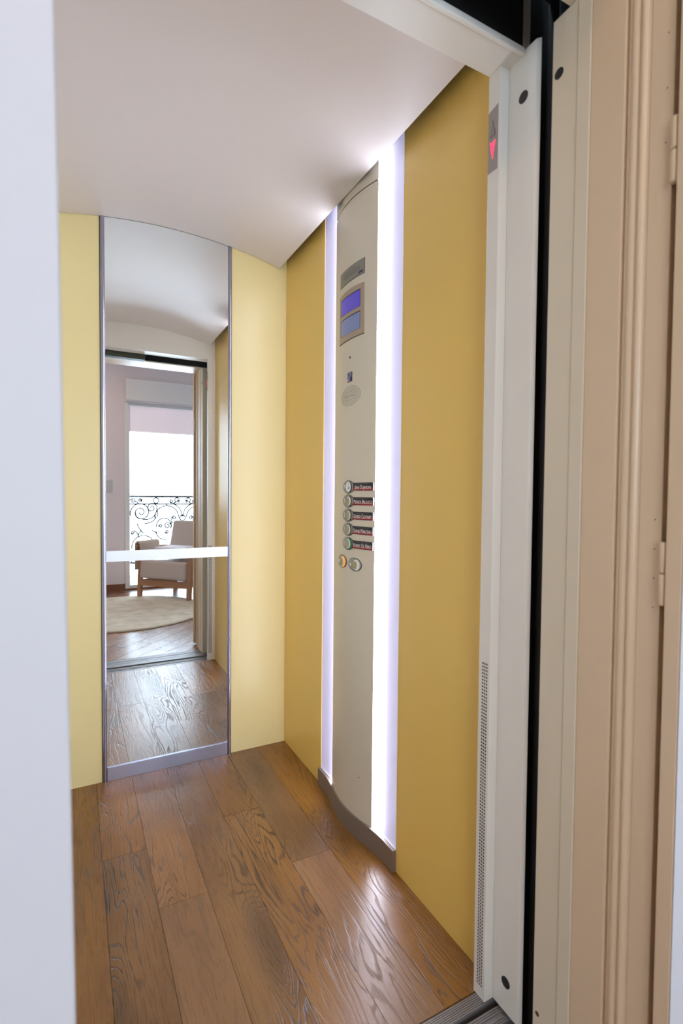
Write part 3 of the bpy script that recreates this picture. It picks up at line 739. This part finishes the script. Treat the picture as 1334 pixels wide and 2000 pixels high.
# rug
bm = bmesh.new(); n = 120; rc = Vector((-0.43, -1.73)); RRg = 0.74
rings = []
for r_, z_ in ((RRg, 0.0), (RRg+0.004, 0.006), (RRg-0.002, 0.013), (RRg-0.012, 0.016)):
    rings.append([bm.verts.new((rc.x+(r_+0.0025*math.sin(i*7.3))*math.cos(2*PI*i/n), rc.y+(r_+0.0025*math.sin(i*7.3))*math.sin(2*PI*i/n), z_)) for i in range(n)])
for A_, B_ in zip(rings[:-1], rings[1:]):
    for i in range(n): bm.faces.new((A_[i], A_[(i+1) % n], B_[(i+1) % n], B_[i]))
nr = 14
prev = rings[-1]
for k_ in range(1, nr):
    rr = (RRg-0.012)*(1-k_/nr)
    cur = [bm.verts.new((rc.x+rr*math.cos(2*PI*i/n), rc.y+rr*math.sin(2*PI*i/n), 0.016+random.uniform(-0.0012, 0.0012))) for i in range(n)]
    for i in range(n): bm.faces.new((prev[i], prev[(i+1) % n], cur[(i+1) % n], cur[i]))
    prev = cur
bm.faces.new(prev); bm.faces.new(rings[0][::-1])
tag(fin('round_rug', bm, 'rug', smooth=True), 'round cream woven rug on the boards under the armchair, in the mirror', 'rug')

# armchair
ch = empty('armchair', (-0.0035, -2.18, 0.0), math.atan2(0.734, 0.679))
def soft(name, b, mat, parent, bev=0.03, rot=None, pivot=(0, 0, 0), sub_=2, puff=0.0):
    bm = bmesh.new(); box(bm, *b)
    bmesh.ops.bevel(bm, geom=bm.edges[:], offset=bev, segments=4, profile=0.6, affect='EDGES')
    if rot: bmesh.ops.rotate(bm, verts=bm.verts, cent=pivot, matrix=Matrix.Rotation(rot, 3, 'X'))
    return fin(name, bm, mat, parent, smooth=True)
def leg(x, y, z0, z1, lean, top=0.026, bot=0.019, w=0.022):
    bm = bmesh.new(); vs = []
    for z, t, dy in ((z0, bot, 0), (z1, top, lean)):
        vs.append([bm.verts.new((x+sx*w, y+dy+sy*t, z)) for sx, sy in ((-1, -1), (1, -1), (1, 1), (-1, 1))])
    bm.faces.new(vs[0][::-1]); bm.faces.new(vs[1])
    for i in range(4): bm.faces.new((vs[0][i], vs[0][(i+1) % 4], vs[1][(i+1) % 4], vs[1][i]))
    return fin('leg', bm, 'chairwood', ch, bevel=0.004)
leg(-0.313, 0.0, 0.0165, 0.545, -0.03); leg(0.313, 0.0, 0.0165, 0.545, -0.03)
leg(-0.313, -0.60, 0.0005, 0.50, 0.07); leg(0.313, -0.60, 0.0005, 0.50, 0.07)
for s_ in (-1, 1):
    bm = bmesh.new(); x = s_*0.318
    extr(bm, [(x-0.021, 0.04, 0.545), (x-0.021, 0.045, 0.568), (x-0.021, -0.60, 0.522), (x-0.021, -0.60, 0.50)], (0.042, 0, 0)); fin('armrest', bm, 'chairwood', ch, bevel=0.006)
    bm = bmesh.new(); extr(bm, [(s_*0.300, 0.01, 0.205), (s_*0.300, 0.01, 0.150), (s_*0.300, -0.62, 0.09), (s_*0.300, -0.62, 0.145)], (-s_*0.022, 0, 0)); fin('side_rail', bm, 'chairwood', ch, bevel=0.003)
bm = bmesh.new(); box(bm, -0.291, 0.291, -0.012, 0.012, 0.135, 0.205); fin('front_rail', bm, 'chairwood', ch, bevel=0.004)
bm = bmesh.new(); box(bm, -0.278, 0.278, -0.57, -0.55, 0.095, 0.15); fin('rear_rail', bm, 'chairwood', ch, bevel=0.003)
soft('seat_cushion', (-0.288, 0.288, -0.52, 0.035, 0.215, 0.405), 'fabric', ch, 0.035, -math.radians(-5), (0, 0, 0.3))
soft('back_cushion', (-0.283, 0.270, -0.52, -0.40, 0.33, 0.815), 'fabric', ch, 0.035, math.radians(14), (0, -0.46, 0.36))
tag(ch, 'low wooden armchair with taupe cushions on the round rug, in the mirror', 'armchair')
def chw(o): 
    o.location = ch.location; o.rotation_euler = ch.rotation_euler; return o
# throw folded over the left armrest
bm = bmesh.new(); pr = []
for i in range(15):
    a = PI*i/14; pr.append((-0.312-0.040*math.cos(a), 0.572+0.040*math.sin(a)))
outer = [(-0.354, 0.30)]+pr+[(-0.268, 0.44)]
inner = [(x*1.0+(0.012 if x < -0.312 else -0.012), z-(0.018 if 0 < i < len(outer)-1 else 0)) for i, (x, z) in enumerate(outer)]
pts = outer+inner[::-1]
extr(bm, [(x, 0.03, z) for x, z in pts], (0, -0.30, 0))
o = chw(fin('throw_blanket', bm, 'throw', smooth=False, bevel=0.006)); tag(o, 'cream throw folded over the armrest nearer the window frame, in the mirror', 'blanket')
o = chw(soft('throw_cushion', (-0.19, 0.20, -0.36, -0.06, 0.432, 0.545), 'pillow', None, 0.045)); tag(o, 'pale folded blanket lying on the armchair seat, in the mirror', 'blanket')

# balcony, railing, awning
bm = bmesh.new(); box(bm, -3.0, 2.6, -4.1, WY-0.125, -0.12, -0.01)
struct(fin('floor_balcony', bm, 'balcony'), 'pale balcony paving outside the window', 'balcony floor')
RYY = -3.9
rl = empty('balcony_railing', (0.3, -3.21, 0))
ry = -3.21
def cx(X): return -0.245+(240+X/8.34-253)*0.00605
def cz(Y): return 1.084-(950+Y/8.34-969)*0.00617
def rail(name, z, r):
    bm = bmesh.new(); box(bm, -1.3, 2.4, ry-r, ry+r, z-r*0.8, z+r*0.8); P(fin(name, bm, 'iron', bevel=0.002), rl)
rail('top_rail', cz(162), 0.014); rail('middle_rail', cz(285), 0.010); rail('bottom_rail', cz(1250), 0.012)
def spiral(X, Y, r0, r1, a0, turns, sgn=1, n=None):
    n = n or max(10, int(abs(turns)*26)); out = []
    for i in range(n+1):
        t = i/n; r = r0+(r1-r0)*t; a = math.radians(a0)+sgn*2*PI*turns*t
        out.append((X+r*math.cos(a), Y-r*math.sin(a)))
    return out
def bez(p0, p1, p2, n=14): return [((1-t)**2*p0[0]+2*t*(1-t)*p1[0]+t*t*p2[0], (1-t)**2*p0[1]+2*t*(1-t)*p1[1]+t*t*p2[1]) for t in [i/n for i in range(n+1)]]
sc = [
 spiral(285, 425, 165, 12, 200, 2.1, -1), spiral(460, 350, 85, 14, 0, 1.5, 1), bez((545, 350), (520, 560), (330, 540)), bez((330, 540), (190, 520), (205, 420)),
 spiral(705, 510, 195, 195, 185, 0.52, -1), spiral(660, 645, 125, 118, 195, 0.62, -1), spiral(715, 650, 62, 12, -40, 1.5, 1), spiral(600, 655, 32, 8, 200, 1.2, -1),
 spiral(530, 228, 44, 44, 0, 1.0, 1), spiral(275, 225, 30, 8, -60, 1.4, 1), spiral(165, 235, 42, 10, 180, 1.3, -1), bez((190, 235), (230, 250), (255, 285)),
 spiral(775, 235, 32, 8, 200, 1.2, 1), spiral(865, 222, 50, 12, -60, 1.4, 1), bez((790, 280), (850, 260), (905, 225)),
 bez((820, 290), (940, 330), (960, 500)), spiral(820, 520, 38, 9, 200, 1.3, -1), bez((785, 520), (770, 560), (800, 610)),
 spiral(965, 520, 46, 46, 0, 1.0, 1), spiral(330, 985, 185, 175, 190, 0.5, -1), spiral(330, 985, 110, 25, 190, 1.6, -1), spiral(155, 755, 28, 8, 200, 1.3, 1),
 bez((170, 720), (240, 740), (240, 820)), bez((240, 820), (240, 780), (300, 720)), spiral(700, 750, 32, 8, 200, 1.2, 1), bez((340, 610), (490, 600), (530, 500)),
 bez((530, 740), (540, 880), (690, 880)), spiral(180, 1215, 45, 45, 180, 0.5, 1), bez((230, 600), (240, 680), (330, 770)), bez((560, 410), (545, 450), (550, 500)),
 bez((460, 730), (500, 730), (530, 770)), bez((705, 285), (705, 300), (705, 315))]
protos = []
for k_, pts in enumerate(sc):
    for flip in (0, 1):
        bm = bmesh.new(); q = [((1930-X) if flip else X, Y) for X, Y in pts]
        tube(bm, [(cx(X), ry, cz(Y)) for X, Y in q], 0.0078, 6); P(fin('iron_scroll', bm, 'iron', smooth=True), rl)
bm = bmesh.new()
for X in (-1300, 3230): box(bm, cx(X)-0.008, cx(X)+0.008, ry-0.008, ry+0.008, -0.01, cz(162))
P(fin('railing_post', bm, 'iron'), rl)
tag(rl, 'wrought iron balcony railing with scrolls outside the window, in the mirror', 'railing')

# translucent roller blind, lowered a little way down the glass
def blindmat():
    m = bpy.data.materials.new('blind cloth'); m.use_nodes = True
    n, l = m.node_tree.nodes, m.node_tree.links; n.clear()
    o = n.new('ShaderNodeOutputMaterial'); a = n.new('ShaderNodeBsdfDiffuse'); b = n.new('ShaderNodeBsdfTranslucent'); mx = n.new('ShaderNodeMixShader')
    a.inputs[0].default_value = srgb(232, 226, 224); b.inputs[0].default_value = srgb(240, 226, 228); mx.inputs[0].default_value = 0.24
    l.new(a.outputs[0], mx.inputs[1]); l.new(b.outputs[0], mx.inputs[2]); l.new(mx.outputs[0], o.inputs[0]); return m
MAT['blind'] = blindmat()
rb = empty('roller_blind', (0.12, WY-0.02, 2.12))
P(bxo('blind_cloth', (-0.2615, 0.4995, WY-0.0205, WY-0.0190, 1.840, 2.1275), 'blind'), rb)
P(bxo('bottom_bar', (-0.2610, 0.4990, WY-0.0225, WY-0.0170, 1.832, 1.8395), 'frame', bevel=0.001), rb)
tag(rb, 'pale lavender roller blind lowered across the top of the window, in the mirror', 'blind')
